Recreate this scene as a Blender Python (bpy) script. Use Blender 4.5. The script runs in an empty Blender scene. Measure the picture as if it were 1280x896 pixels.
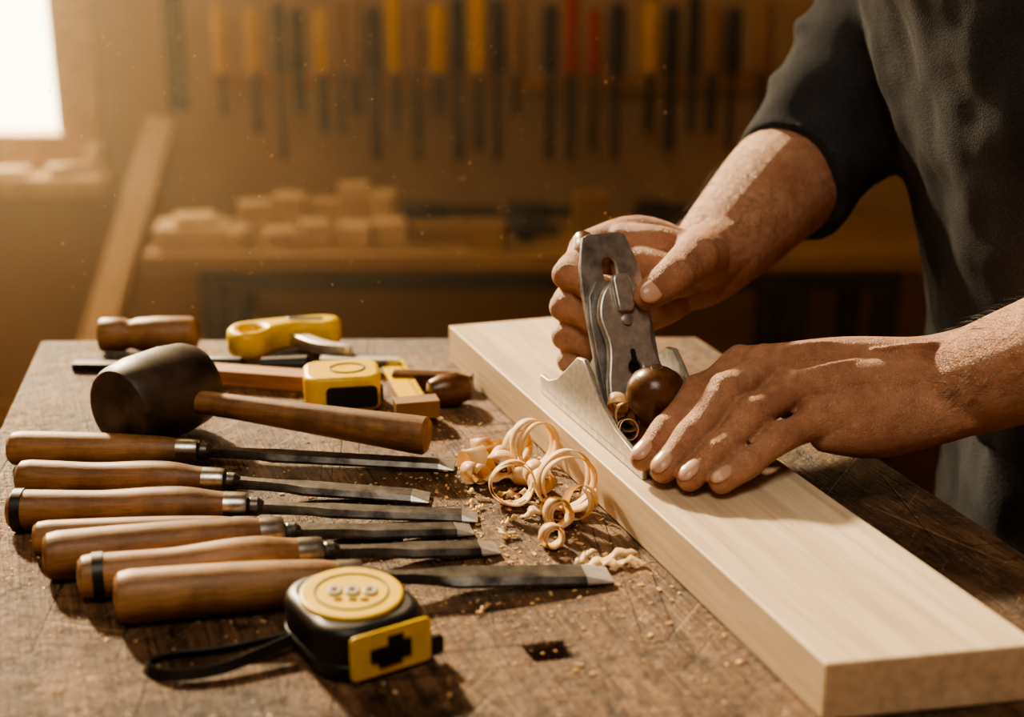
import bpy, bmesh, math, random
from mathutils import Vector, Matrix, noise as mnoise
R = random.Random(7)
scn = bpy.context.scene
COL = scn.collection
V = Vector
scn.view_settings.look = 'AgX - Medium High Contrast'

# ------------------------------------------------------------------ materials
def newmat(name):
    m = bpy.data.materials.new(name); m.use_nodes = True
    nt = m.node_tree
    return m, nt, nt.nodes['Principled BSDF']

def ramp(nt, stops):
    n = nt.nodes.new('ShaderNodeValToRGB'); cr = n.color_ramp
    while len(cr.elements) < len(stops): cr.elements.new(0.5)
    for e, (p, c) in zip(cr.elements, stops):
        e.position = p; e.color = (c[0], c[1], c[2], 1)
    return n

def coords(nt, scale=(1, 1, 1), rot=(0, 0, 0)):
    tc = nt.nodes.new('ShaderNodeTexCoord'); mp = nt.nodes.new('ShaderNodeMapping')
    mp.inputs['Scale'].default_value = scale; mp.inputs['Rotation'].default_value = rot
    nt.links.new(tc.outputs['Object'], mp.inputs['Vector'])
    return mp.outputs['Vector']

def coords_rs(nt, rot, scale):
    a = coords(nt, (1, 1, 1), rot)
    mp = nt.nodes.new('ShaderNodeMapping'); mp.inputs['Scale'].default_value = scale
    nt.links.new(a, mp.inputs['Vector']); return mp.outputs['Vector']

def noise(nt, vec, scale, detail=4, rough=.6, dist=0):
    n = nt.nodes.new('ShaderNodeTexNoise')
    n.inputs['Scale'].default_value = scale; n.inputs['Detail'].default_value = detail
    n.inputs['Roughness'].default_value = rough; n.inputs['Distortion'].default_value = dist
    nt.links.new(vec, n.inputs['Vector']); return n.outputs['Fac']

def math_(nt, op, a, b=None, c=None):
    n = nt.nodes.new('ShaderNodeMath'); n.operation = op
    for i, x in enumerate((a, b, c)):
        if x is None: continue
        if isinstance(x, (int, float)): n.inputs[i].default_value = x
        else: nt.links.new(x, n.inputs[i])
    return n.outputs[0]

def mixc(nt, fac, a, b, mode='MIX'):
    n = nt.nodes.new('ShaderNodeMix'); n.data_type = 'RGBA'; n.blend_type = mode
    for i, x in ((0, fac), (6, a), (7, b)):
        if isinstance(x, (int, float)): n.inputs[i].default_value = x
        elif isinstance(x, tuple): n.inputs[i].default_value = (x[0], x[1], x[2], 1)
        else: nt.links.new(x, n.inputs[i])
    return n.outputs[2]

def bump(nt, bsdf, h, strength=.3, dist=.001):
    b = nt.nodes.new('ShaderNodeBump'); b.inputs['Strength'].default_value = strength
    b.inputs['Distance'].default_value = dist
    nt.links.new(h, b.inputs['Height']); nt.links.new(b.outputs[0], bsdf.inputs['Normal'])

def wood(name, dark, light, stretch=(6, 60, 60), rot=(0, 0, 0), rough=.5, rings=14, ringamt=.35, b=.25, grime=0):
    m, nt, bs = newmat(name)
    v = coords(nt, stretch, rot)
    n1 = noise(nt, v, 1.0, 5, .55, .3)
    s = math_(nt, 'SINE', math_(nt, 'MULTIPLY', n1, rings * 3.0))
    s = math_(nt, 'MULTIPLY_ADD', s, .5, .5)
    base = ramp(nt, [(.25, dark), (.75, light)]); nt.links.new(n1, base.inputs[0])
    c = mixc(nt, math_(nt, 'MULTIPLY', s, ringamt), base.outputs[0], dark)
    v2 = coords(nt, (stretch[0] * 4, stretch[1] * 10, stretch[2] * 10), rot)
    n2 = noise(nt, v2, 1.0, 3, .7)
    r2 = ramp(nt, [(.3, (.55, .52, .5)), (.6, (1, 1, 1))]); nt.links.new(n2, r2.inputs[0])
    c = mixc(nt, .6, c, r2.outputs[0], 'MULTIPLY')
    if grime:
        g = noise(nt, coords(nt), 45, 6, .7); rg = ramp(nt, [(.38, (.35, .30, .26)), (.6, (1, 1, 1))]); nt.links.new(g, rg.inputs[0])
        c = mixc(nt, grime, c, rg.outputs[0], 'MULTIPLY')
    nt.links.new(c, bs.inputs['Base Color'])
    bs.inputs['Roughness'].default_value = rough
    bump(nt, bs, n2, b, .0006)
    return m

def plain(name, col, rough=.5, metal=0, var=.12, nscale=60, b=.1, coat=0):
    m, nt, bs = newmat(name)
    v = coords(nt)
    n = noise(nt, v, nscale, 5)
    d = tuple(x * (1 - var * 2) for x in col); l = tuple(min(1, x * (1 + var)) for x in col)
    r = ramp(nt, [(.3, d), (.7, l)]); nt.links.new(n, r.inputs[0])
    nt.links.new(r.outputs[0], bs.inputs['Base Color'])
    bs.inputs['Roughness'].default_value = rough; bs.inputs['Metallic'].default_value = metal
    if coat: bs.inputs['Coat Weight'].default_value = coat
    if b: bump(nt, bs, n, b, .0005)
    return m

# ------------------------------------------------------------------ mesh builder
class MB:
    def __init__(s): s.v = []; s.f = []; s.m = []
    def add(s, vs, fs, mat=0, M=None):
        o = len(s.v)
        for p in vs:
            p = V(p); s.v.append(M @ p if M else p)
        for f in fs: s.f.append([i + o for i in f]); s.m.append(mat)
    def box(s, c, size, mat=0, M=None, taper=1.0):
        x, y, z = [a / 2 for a in size]; c = V(c)
        vs = [c + V((sx * x * (taper if sz > 0 else 1), sy * y * (taper if sz > 0 else 1), sz * z)) for sz in (-1, 1) for sx, sy in ((-1, -1), (1, -1), (1, 1), (-1, 1))]
        s.add(vs, [(3, 2, 1, 0), (4, 5, 6, 7), (0, 1, 5, 4), (1, 2, 6, 5), (2, 3, 7, 6), (3, 0, 4, 7)], mat, M)
    def prism(s, pts, z0, z1, mat=0, M=None):
        n = len(pts)
        vs = [V((p[0], p[1], z0)) for p in pts] + [V((p[0], p[1], z1)) for p in pts]
        fs = [tuple(range(n))[::-1], tuple(range(n, 2 * n))] + [(i, (i + 1) % n, n + (i + 1) % n, n + i) for i in range(n)]
        s.add(vs, fs, mat, M)
    def rings(s, rings, mat=0, M=None, cap=True):
        n = len(rings[0]); vs = [p for r in rings for p in r]; fs = []
        for k in range(len(rings) - 1):
            for i in range(n):
                j = (i + 1) % n
                fs.append((k * n + i, k * n + j, (k + 1) * n + j, (k + 1) * n + i))
        if cap:
            fs.append(tuple(range(n))[::-1]); fs.append(tuple(range((len(rings) - 1) * n, len(rings) * n)))
        s.add(vs, fs, mat, M)
    def lathe(s, prof, mat=0, M=None, seg=32, sy=1, sz=1):
        s.rings([[V((x, max(r, 1e-5) * math.cos(2 * math.pi * i / seg) * sy, max(r, 1e-5) * math.sin(2 * math.pi * i / seg) * sz)) for i in range(seg)] for x, r in prof], mat, M)
    def tube(s, pts, rads, mat=0, seg=18, sub=5, round_=True, M=None, flat=1.0):
        P, Rr = catmull([V(p) for p in pts], rads, sub)
        rs = []; t0 = (P[1] - P[0]).normalized()
        up = V((0, 0, 1)) if abs(t0.z) < .9 else V((0, 1, 0))
        nx = t0.cross(up).normalized(); prev = t0
        for k, p in enumerate(P):
            t = (P[min(k + 1, len(P) - 1)] - P[max(k - 1, 0)]).normalized()
            q = prev.rotation_difference(t); nx = (q @ nx); nx = (nx - t * nx.dot(t)).normalized(); prev = t
            by = t.cross(nx)
            def ring(c, r): return [c + nx * (r * math.cos(2 * math.pi * i / seg)) + by * (flat * r * math.sin(2 * math.pi * i / seg)) for i in range(seg)]
            r = Rr[k]
            if k == 0 and round_:
                for a in (80, 60, 35): rs.append(ring(p - t * r * math.sin(math.radians(a)), r * math.cos(math.radians(a))))
            rs.append(ring(p, r))
            if k == len(P) - 1 and round_:
                for a in (35, 60, 80): rs.append(ring(p + t * r * math.sin(math.radians(a)), r * math.cos(math.radians(a))))
        s.rings(rs, mat, M)
    def ball(s, c, r, mat=0, M=None, seg=24):
        if isinstance(r, (int, float)): r = (r, r, r)
        c = V(c); rs = []
        for k in range(1, 12):
            a = math.pi * k / 12
            rs.append([c + V((r[0] * math.sin(a) * math.cos(2 * math.pi * i / seg), r[1] * math.sin(a) * math.sin(2 * math.pi * i / seg), -r[2] * math.cos(a))) for i in range(seg)])
        s.rings(rs, mat, M)
    def plate(s, outer, holes, th, bev, mat=0, M=None):
        cu = bpy.data.curves.new('tmp', 'CURVE'); cu.dimensions = '2D'; cu.fill_mode = 'BOTH'
        cu.extrude = th / 2 - bev; cu.bevel_depth = bev; cu.bevel_resolution = 2
        if bev: cu.offset = -bev
        for loop in [outer] + holes:
            sp = cu.splines.new('POLY'); sp.points.add(len(loop) - 1)
            for i, p in enumerate(loop): sp.points[i].co = (p[0], p[1], 0, 1)
            sp.use_cyclic_u = True
        ob = bpy.data.objects.new('tmp', cu); COL.objects.link(ob)
        dg = bpy.context.evaluated_depsgraph_get(); me = bpy.data.meshes.new_from_object(ob.evaluated_get(dg))
        s.add([v.co.copy() for v in me.vertices], [tuple(p.vertices) for p in me.polygons], mat, M)
        bpy.data.objects.remove(ob); bpy.data.meshes.remove(me); bpy.data.curves.remove(cu)
    def obj(s, name, mats, M=None, world=False, smooth=35, bevel=0, parent=None, rem=0, sm=0, bseg=2, weld=False):
        me = bpy.data.meshes.new(name)
        vs = s.v
        if M and world: inv = M.inverted(); vs = [inv @ p for p in vs]
        me.from_pydata([tuple(p) for p in vs], [], s.f)
        for m in mats: me.materials.append(m)
        me.polygons.foreach_set('material_index', s.m)
        me.update(); me.validate()
        bm = bmesh.new(); bm.from_mesh(me)
        if weld: bmesh.ops.remove_doubles(bm, verts=bm.verts, dist=1e-5)
        bmesh.ops.recalc_face_normals(bm, faces=bm.faces); bm.to_mesh(me); bm.free()
        me.polygons.foreach_set('use_smooth', [True] * len(me.polygons))
        if not rem: me.set_sharp_from_angle(angle=math.radians(smooth))
        ob = bpy.data.objects.new(name, me); COL.objects.link(ob)
        if M: ob.matrix_world = M
        if rem:
            r = ob.modifiers.new('r', 'REMESH'); r.mode = 'VOXEL'; r.voxel_size = rem; r.use_smooth_shade = True
            if sm:
                q = ob.modifiers.new('s', 'SMOOTH'); q.factor = .5; q.iterations = sm
        if bevel:
            b = ob.modifiers.new('b', 'BEVEL'); b.width = bevel; b.segments = bseg; b.limit_method = 'ANGLE'; b.angle_limit = math.radians(40)
            b.harden_normals = True
        if parent: ob.parent = parent
        return ob

def catmull(P, Rr, sub):
    if sub <= 1 or len(P) < 3:
        oP = []; oR = []
        for i in range(len(P) - 1):
            for k in range(sub): t = k / sub; oP.append(P[i].lerp(P[i + 1], t)); oR.append(Rr[i] * (1 - t) + Rr[i + 1] * t)
        return oP + [P[-1]], oR + [Rr[-1]]
    oP = []; oR = []
    for i in range(len(P) - 1):
        p0 = P[max(i - 1, 0)]; p1 = P[i]; p2 = P[i + 1]; p3 = P[min(i + 2, len(P) - 1)]
        r0 = Rr[max(i - 1, 0)]; r1 = Rr[i]; r2 = Rr[i + 1]; r3 = Rr[min(i + 2, len(P) - 1)]
        for k in range(sub):
            t = k / sub
            f = lambda a, b, c, d: .5 * ((2 * b) + (c - a) * t + (2 * a - 5 * b + 4 * c - d) * t * t + (3 * b - a - 3 * c + d) * t ** 3)
            oP.append(f(p0, p1, p2, p3)); oR.append(f(r0, r1, r2, r3))
    return oP + [P[-1]], oR + [Rr[-1]]

def frame(o, x, up=(0, 0, 1)):
    x = V(x).normalized(); z = V(up); y = z.cross(x).normalized(); z = x.cross(y)
    M = Matrix((x, y, z)).transposed().to_4x4(); M.translation = V(o); return M

def rrect(w, h, r, n=6, cx=0, cy=0):
    pts = []
    for (sx, sy, a0) in ((1, 1, 0), (-1, 1, 90), (-1, -1, 180), (1, -1, 270)):
        for i in range(n + 1):
            a = math.radians(a0 + 90 * i / n)
            pts.append((cx + sx * (w / 2 - r) + r * math.cos(a), cy + sy * (h / 2 - r) + r * math.sin(a)))
    return pts
def circ(r, n=28, cx=0, cy=0, ry=None): return [(cx + r * math.cos(2 * math.pi * i / n), cy + (ry or r) * math.sin(2 * math.pi * i / n)) for i in range(n)]

# ------------------------------------------------------------------ material library
M_steel = plain('tool_steel', (.56, .55, .53), .40, .78, .15, 200, .15)
M_iron = plain('plane_iron', (.40, .39, .38), .40, .75, .3, 70, .2)
M_darksteel = plain('dark_steel', (.05, .047, .044), .45, .7, .3, 120, .3)
M_blade = plain('blade_steel', (.135, .125, .115), .42, .85, .4, 90, .5)
M_ferrule = plain('ferrule_steel', (.50, .48, .45), .32, 1, .2, 200, .2)
M_black = plain('black_plastic', (.010, .010, .011), .42, 0, .2, 300, .1)
M_yellow = plain('yellow_plastic', (.80, .53, .012), .40, 0, .08, 80, .05)
M_grey = plain('grey_paint', (.36, .34, .28), .5)
M_handleA = wood('handle_beech', (.25, .128, .052), (.52, .30, .130), (9, 75, 75), rough=.48, ringamt=.4, grime=.6)
M_handleB = wood('handle_oak', (.18, .085, .033), (.44, .235, .095), (10, 80, 80), rough=.48, ringamt=.5, grime=.65)
M_knob = wood('knob_wood', (.06, .026, .012), (.20, .09, .040), (30, 30, 60), rough=.28, ringamt=.4)
M_board = wood('maple_board', (.64, .49, .32), (.88, .76, .58), (1.6, 16, 16), rough=.5, rings=9, ringamt=.36, b=.15)
M_pale = wood('pale_offcut', (.50, .33, .17), (.80, .59, .35), (5, 40, 40), rough=.6, ringamt=.3)
M_shelfw = wood('shelf_wood', (.24, .13, .055), (.44, .27, .12), (3, 30, 30), rough=.6)
M_plankw = wood('leaning_wood', (.50, .33, .17), (.70, .50, .28), (4, 40, 40), rough=.6)
M_rackw = wood('rack_wood', (.30, .125, .035), (.56, .26, .08), (6, 40, 40), rough=.6)
M_frame = wood('window_wood', (.42, .24, .10), (.60, .38, .18), (6, 6, 6), rough=.6)

def shaving_mat():
    m, nt, bs = newmat('shaving_wood')
    v = coords(nt, (60, 60, 60)); n = noise(nt, v, 1, 4)
    r = ramp(nt, [(.3, (.80, .55, .27)), (.7, (.97, .80, .52))]); nt.links.new(n, r.inputs[0])
    nt.links.new(r.outputs[0], bs.inputs['Base Color']); bs.inputs['Roughness'].default_value = .5
    tr = nt.nodes.new('ShaderNodeBsdfTranslucent'); nt.links.new(r.outputs[0], tr.inputs[0])
    mx = nt.nodes.new('ShaderNodeMixShader'); mx.inputs[0].default_value = .40
    out = nt.nodes['Material Output']
    nt.links.new(bs.outputs[0], mx.inputs[1]); nt.links.new(tr.outputs[0], mx.inputs[2]); nt.links.new(mx.outputs[0], out.inputs[0])
    return m
M_shav = shaving_mat()

def bench_mat():
    m, nt, bs = newmat('worn_bench_wood')
    rot = (0, 0, math.radians(70))
    v = coords_rs(nt, rot, (5, 55, 55))
    n1 = noise(nt, v, 1.0, 8, .7, .6)
    base = ramp(nt, [(.30, (.060, .029, .015)), (.5, (.190, .104, .056)), (.72, (.40, .25, .14))]); nt.links.new(n1, base.inputs[0])
    v0 = coords(nt)
    big = noise(nt, v0, 8, 8, .7, .4)
    br = ramp(nt, [(.38, (.26, .23, .21)), (.5, (.78, .75, .73)), (.62, (1.15, 1.12, 1.08))]); nt.links.new(big, br.inputs[0])
    c = mixc(nt, .92, base.outputs[0], br.outputs[0], 'MULTIPLY')
    v2 = coords_rs(nt, rot, (16, 520, 520))
    n2 = noise(nt, v2, 1.0, 4, .75)
    r2 = ramp(nt, [(.40, (.22, .2, .18)), (.52, (1, 1, 1))]); nt.links.new(n2, r2.inputs[0])
    c = mixc(nt, .8, c, r2.outputs[0], 'MULTIPLY')
    hs = None
    for ang, sc in ((15, (7, 300, 300)), (118, (9, 380, 380)), (52, (6, 340, 340))):
        vs_ = coords_rs(nt, (0, 0, math.radians(ang)), sc); k = noise(nt, vs_, 1.0, 1, .5)
        rk = ramp(nt, [(.69, (0, 0, 0)), (.75, (1, 1, 1))]); nt.links.new(k, rk.inputs[0])
        c = mixc(nt, math_(nt, 'MULTIPLY', rk.outputs[0], .42), c, (.50, .34, .20))
        hs = rk.outputs[0] if hs is None else math_(nt, 'ADD', hs, rk.outputs[0])
    for ang, sc in ((170, (6, 260, 260)), (85, (5, 240, 240))):
        vs_ = coords_rs(nt, (0, 0, math.radians(ang)), sc); k = noise(nt, vs_, 1.0, 1, .5)
        rk = ramp(nt, [(.68, (0, 0, 0)), (.72, (1, 1, 1))]); nt.links.new(k, rk.inputs[0])
        c = mixc(nt, math_(nt, 'MULTIPLY', rk.outputs[0], .75), c, (.025, .013, .008))
        hs = math_(nt, 'ADD', hs, rk.outputs[0])
    sp = noise(nt, v0, 330, 3, .6)
    r3 = ramp(nt, [(.61, (0, 0, 0)), (.71, (1, 1, 1))]); nt.links.new(sp, r3.inputs[0])
    c = mixc(nt, math_(nt, 'MULTIPLY', r3.outputs[0], .40), c, (.60, .41, .24))
    pit = noise(nt, v0, 75, 5, .7)
    r4 = ramp(nt, [(.34, (.10, .08, .07)), (.46, (1, 1, 1))]); nt.links.new(pit, r4.inputs[0])
    c = mixc(nt, .85, c, r4.outputs[0], 'MULTIPLY')
    nt.links.new(c, bs.inputs['Base Color'])
    rr = nt.nodes.new('ShaderNodeMapRange'); rr.inputs[3].default_value = .42; rr.inputs[4].default_value = .78
    nt.links.new(big, rr.inputs[0]); nt.links.new(rr.outputs[0], bs.inputs['Roughness'])
    bs.inputs['Specular IOR Level'].default_value = .4
    h = math_(nt, 'ADD', n2, math_(nt, 'MULTIPLY', big, 1.8)); h = math_(nt, 'ADD', h, math_(nt, 'MULTIPLY', pit, 1.7)); h = math_(nt, 'SUBTRACT', h, math_(nt, 'MULTIPLY', hs, .45))
    bump(nt, bs, h, .95, .0024)
    return m
M_bench = bench_mat()

def wall_mat(name, a, b):
    m, nt, bs = newmat(name); v = coords(nt)
    n = noise(nt, v, 2.5, 5, .6); r = ramp(nt, [(.3, a), (.7, b)]); nt.links.new(n, r.inputs[0])
    nt.links.new(r.outputs[0], bs.inputs['Base Color']); bs.inputs['Roughness'].default_value = .85
    bump(nt, bs, noise(nt, v, 80, 3), .2, .002); return m
M_wall = wall_mat('warm_plaster', (.32, .20, .10), (.40, .255, .13))
M_ceil = wall_mat('ceiling_plaster', (.30, .24, .17), (.36, .29, .21))
M_floor = wood('floor_boards', (.18, .10, .05), (.32, .19, .095), (2, 14, 14), rough=.6)

def skin_mat():
    m, nt, bs = newmat('skin'); v = coords(nt)
    n = noise(nt, v, 26, 6, .65)
    r = ramp(nt, [(.3, (.42, .200, .125)), (.48, (.55, .295, .188)), (.70, (.65, .385, .255))]); nt.links.new(n, r.inputs[0])
    n3 = noise(nt, v, 140, 5, .7); r5 = ramp(nt, [(.35, (.76, .70, .66)), (.6, (1.03, 1.03, 1.03))]); nt.links.new(n3, r5.inputs[0])
    nt.links.new(mixc(nt, .65, r.outputs[0], r5.outputs[0], 'MULTIPLY'), bs.inputs['Base Color'])
    rr = nt.nodes.new('ShaderNodeMapRange'); rr.inputs[3].default_value = .38; rr.inputs[4].default_value = .62
    nt.links.new(n3, rr.inputs[0]); nt.links.new(rr.outputs[0], bs.inputs['Roughness'])
    bs.inputs['Subsurface Weight'].default_value = .07
    bs.inputs['Subsurface Radius'].default_value = (.010, .003, .0015); bs.inputs['Subsurface Scale'].default_value = .4
    vo = nt.nodes.new('ShaderNodeTexVoronoi'); vo.feature = 'DISTANCE_TO_EDGE'; vo.inputs['Scale'].default_value = 560
    wv = coords(nt); nt.links.new(wv, vo.inputs['Vector'])
    ed = math_(nt, 'MINIMUM', vo.outputs['Distance'], .12)
    f = noise(nt, coords(nt), 190, 6, .75, 1.2)
    f2 = noise(nt, coords(nt), 60, 4, .6, .5)
    h = math_(nt, 'ADD', math_(nt, 'MULTIPLY', ed, 3.0), math_(nt, 'ADD', f, math_(nt, 'MULTIPLY', f2, 1.4)))
    bump(nt, bs, h, .8, .0016); return m
M_skin = skin_mat()
M_nail = plain('fingernail', (.66, .42, .31), .30, 0, .05, 60, 0)
def cloth(name, a, b, sc=900):
    m, nt, bs = newmat(name); v = coords(nt)
    n = noise(nt, v, 14, 5, .6); r = ramp(nt, [(.3, a), (.7, b)]); nt.links.new(n, r.inputs[0])
    f = noise(nt, v, sc, 2, .6)
    r2 = ramp(nt, [(.3, (.45, .45, .45)), (.7, (1.4, 1.4, 1.4))]); nt.links.new(f, r2.inputs[0])
    nt.links.new(mixc(nt, .8, r.outputs[0], r2.outputs[0], 'MULTIPLY'), bs.inputs['Base Color'])
    bs.inputs['Roughness'].default_value = .95; bs.inputs['Specular IOR Level'].default_value = .2
    bump(nt, bs, math_(nt, 'ADD', f, noise(nt, coords(nt, (1, 1, .45)), 30, 4)), .5, .002); return m
M_shirt = cloth('charcoal_cotton', (.030, .032, .038), (.050, .054, .062))
M_trous = cloth('slate_canvas', (.045, .050, .060), (.072, .079, .092), 700)
M_leather = plain('dark_leather', (.05, .03, .02), .5)
M_hair = plain('dark_hair', (.03, .018, .01), .6)
M_eye = plain('eye_white', (.8, .78, .75), .2, 0, .02); M_lip = plain('lips', (.4, .15, .11), .5)
M_mhead = plain('mallet_leather_head', (.060, .041, .031), .46, 0, .45, 45, .8)
M_red = plain('red_plastic', (.34, .025, .018), .4); M_amber = plain('amber_plastic', (.62, .34, .05), .4)
M_brownp = plain('brown_handle', (.26, .13, .05), .5)

# ------------------------------------------------------------------ room
X0, X1, Y0, Y1, H = -2.3, 2.0, -1.3, 3.3, 3.4
WX0, WX1, WZ0, WZ1 = -2.05, -1.03, .74, 3.08
def boxobj(name, lo, hi, mat, bevel=0):
    mb = MB(); c = [(a + b) / 2 for a, b in zip(lo, hi)]; mb.box((0, 0, 0), [b - a for a, b in zip(lo, hi)])
    return mb.obj(name, [mat], Matrix.Translation(c), bevel=bevel)
boxobj('floor', (X0 - .1, Y0 - .1, -.1), (X1 + .1, Y1 + .1, 0), M_floor)
boxobj('ceiling', (X0 - .1, Y0 - .1, H), (X1 + .1, Y1 + .1, H + .1), M_ceil)
boxobj('wall_left', (X0 - .1, Y0 - .1, 0), (X0, Y1 + .1, H), M_wall)
boxobj('wall_right', (X1, Y0 - .1, 0), (X1 + .1, Y1 + .1, H), M_wall)
boxobj('wall_front', (X0, Y0 - .1, 0), (X1, Y0, H), M_wall)
mb = MB()
def bx(mb, lo, hi, mat=0): mb.box([(a + b) / 2 for a, b in zip(lo, hi)], [b - a for a, b in zip(lo, hi)], mat)
bx(mb, (X0, Y1, 0), (WX0, Y1 + .1, H)); bx(mb, (WX1, Y1, 0), (X1, Y1 + .1, H))
bx(mb, (WX0, Y1, 0), (WX1, Y1 + .1, WZ0)); bx(mb, (WX0, Y1, WZ1), (WX1, Y1 + .1, H))
mb.obj('wall_back', [M_wall])
mb = MB()  # window frame
bx(mb, (WX1 - .005, Y1 - .03, WZ0 - .06), (WX1 + .085, Y1 + .08, WZ1 + .08)); bx(mb, (WX0 - .085, Y1 - .03, WZ0 - .06), (WX0 + .005, Y1 + .08, WZ1 + .08))
bx(mb, (WX0, Y1 - .03, WZ0 - .06), (WX1, Y1 + .08, WZ0 + .02)); bx(mb, (WX0, Y1 - .03, WZ1), (WX1, Y1 + .08, WZ1 + .08))
bx(mb, (WX1 - .03, Y1 + .02, WZ0), (WX1, Y1 + .06, WZ1)); bx(mb, (WX0, Y1 + .02, WZ0), (WX0 + .03, Y1 + .06, WZ1))
mb.obj('window_1', [M_frame], bevel=.004)
boxobj('trim_1', (WX0 - .12, Y1 - .15, WZ0 - .10), (WX1 + .11, Y1, WZ0 - .06), M_frame, .006)
boxobj('baseboard_back', (X0, Y1 - .015, 0), (X1, Y1, .10), M_frame, .003)
sz = WZ0 - .06
for (x, y, a, s) in [(-1.0, 3.2, .5, (.10, .03, .025)), (-.955, 3.235, -.5, (.03, .035, .06)), (-1.14, 3.19, .1, (.09, .05, .018)), (-1.27, 3.2, .2, (.06, .05, .03))]:
    mb = MB(); mb.box((0, 0, s[2] / 2), s); mb.obj('wood_offcut', [M_pale], Matrix.Translation((x, y, sz)) @ Matrix.Rotation(a, 4, 'Z'), bevel=.003)

# leaning plank
a = V((-1.008, 2.80, .012)); b = V((-.80, 3.262, .80)); L = (b - a).length
mb = MB(); mb.box((L / 2, 0, 0), (L, .068, .028)); mb.obj('leaning_plank', [M_plankw], frame(a, b - a, (0, -1, .6)), bevel=.003)

# wall tool rack
mb = MB(); bx(mb, (-.68, 3.235, .872), (.64, 3.30, .898))
for i in range(34): bx(mb, (-.672 + i * .0395, 3.226, .866), (-.650 + i * .0395, 3.236, .904), 0)
mb.obj('tool_rack', [M_rackw], bevel=.002)
def wall_tool(name, px, hm, hw=.018, hl=.15, bl=.13, bw=.008, blade=M_darksteel, flat=False):
    x = (px - 640) * .001856
    mb = MB()
    mb.lathe([(0, .004), (.004, hw * .8), (.02, hw), (hl * .5, hw * .85), (hl * .85, hw * .95), (hl, hw * .6)], 0)
    if flat: mb.box((-bl / 2, 0, 0), (bl, bw * 2, .004), 1)
    else: mb.lathe([(-bl, bw * .6), (-bl + .005, bw), (-.03, bw * .7), (0, bw * .9)], 1)
    mb.obj(name, [hm, blade], frame((x, 3.2015, .905), (0, 0, 1), (0, 1, 0)))
tools = [('chisel', 293, M_amber), ('chisel', 332, M_amber), ('screwdriver', 362, M_black), ('screwdriver', 384, M_black), ('wood_rasp', 413, M_amber), ('wood_rasp', 434, M_brownp),
         ('carving_knife', 452, M_brownp), ('carving_gouge', 475, M_black), ('carving_gouge', 500, M_amber), ('carving_gouge', 525, M_brownp), ('chisel', 553, M_amber), ('screwdriver', 575, M_black), ('chisel', 600, M_amber),
         ('screwdriver', 622, M_black), ('screwdriver', 645, M_brownp), ('screwdriver', 685, M_black), ('screwdriver', 711, M_red), ('screwdriver', 738, M_red), ('carving_gouge', 765, M_black), ('chisel', 805, M_amber), ('wood_file', 830, M_black), ('wood_file', 856, M_black), ('wood_file', 880, M_brownp), ('wood_file', 903, M_black), ('wood_file', 940, M_brownp)]
for n, px, hm in tools:
    hl = R.uniform(.14, .18); wall_tool(n, px, hm, R.uniform(.017, .0225), hl, R.choice([.09, .13, .17, .19]), R.choice([.008, .011, .015]), M_darksteel, R.random() < .5)
mb = MB(); mb.box((0, 0, 0), (.045, .006, .50)); mb.box((0, 0, .27), (.03, .008, .06)); mb.obj('hanging_steel_rule', [M_darksteel], Matrix.Translation((-.768, 3.292, 1.06)), bevel=.002)

# back bench
BT = .58
mb = MB(); bx(mb, (-.765, 2.85, BT - .035), (.90, 3.26, BT), 0)
for x in (-.63, .60, .79):
    for y in (2.90, 3.21): bx(mb, (x - .025, y - .025, 0), (x + .025, y + .025, BT - .035), 1)
bx(mb, (-.655, 2.88, BT - .085), (.815, 2.92, BT - .035), 1); bx(mb, (-.655, 3.19, BT - .085), (.815, 3.23, BT - .035), 1)
mb.obj('storage_bench', [M_shelfw, M_darksteel], bevel=.004)
def block(px0, px1, h, y=3.0, d=.09, z=BT, rot=0, name='wood_block', mat=M_pale):
    x0 = (px0 - 640) * .00172; x1 = (px1 - 640) * .00172
    mb = MB(); mb.box((0, 0, h / 2), (x1 - x0, d, h)); mb.obj(name, [mat], Matrix.Translation(((x0 + x1) / 2, y, z)) @ Matrix.Rotation(rot, 4, 'Z'), bevel=.003)
block(203, 288, .045, 2.95, .12, rot=.1); block(225, 275, .018, 2.95, .08, BT + .045, .25)
block(284, 318, .04, 2.93, .07, rot=-.3); block(293, 334, .07, 3.05, .06, rot=.2)
block(338, 376, .085, 3.06, .06, rot=-.1); block(336, 372, .035, 2.94, .06, rot=.3)
block(380, 414, .05, 2.95, .06, rot=.2); block(378, 425, .07, 3.08, .05, rot=-.2)
block(418, 458, .105, 3.08, .06, rot=.1); block(462, 495, .09, 3.06, .06, rot=-.25); block(425, 470, .045, 2.95, .07, rot=-.2); block(470, 508, .05, 2.96, .07, rot=.1)
block(515, 580, .04, 2.98, .06, rot=.2, mat=M_shelfw); block(588, 634, .055, 2.92, .06, rot=-.2, mat=M_shelfw)
block(718, 762, .09, 3.05, .06, rot=.15, mat=M_shelfw); block(775, 800, .05, 2.93, .05, rot=-.3, mat=M_brownp)
for i, (px, y, ln, a) in enumerate([(560, 3.16, .22, .05), (655, 3.06, .10, -.1), (690, 3.17, .2, .05), (670, 2.97, .10, .2), (825, 3.08, .12, -.1), (850, 3.18, .16, .05)]):
    mb = MB(); mb.lathe([(0, .01), (.01, .022), (ln * .45, .02), (ln * .5, .012), (ln, .010)], 0)
    mb.obj('spokeshave' if i % 2 else 'wood_clamp', [M_black, M_darksteel], frame(((px - 640) * .00172 - ln / 2 * math.cos(a), y, BT + .022), (math.cos(a), math.sin(a), 0)))

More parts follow.
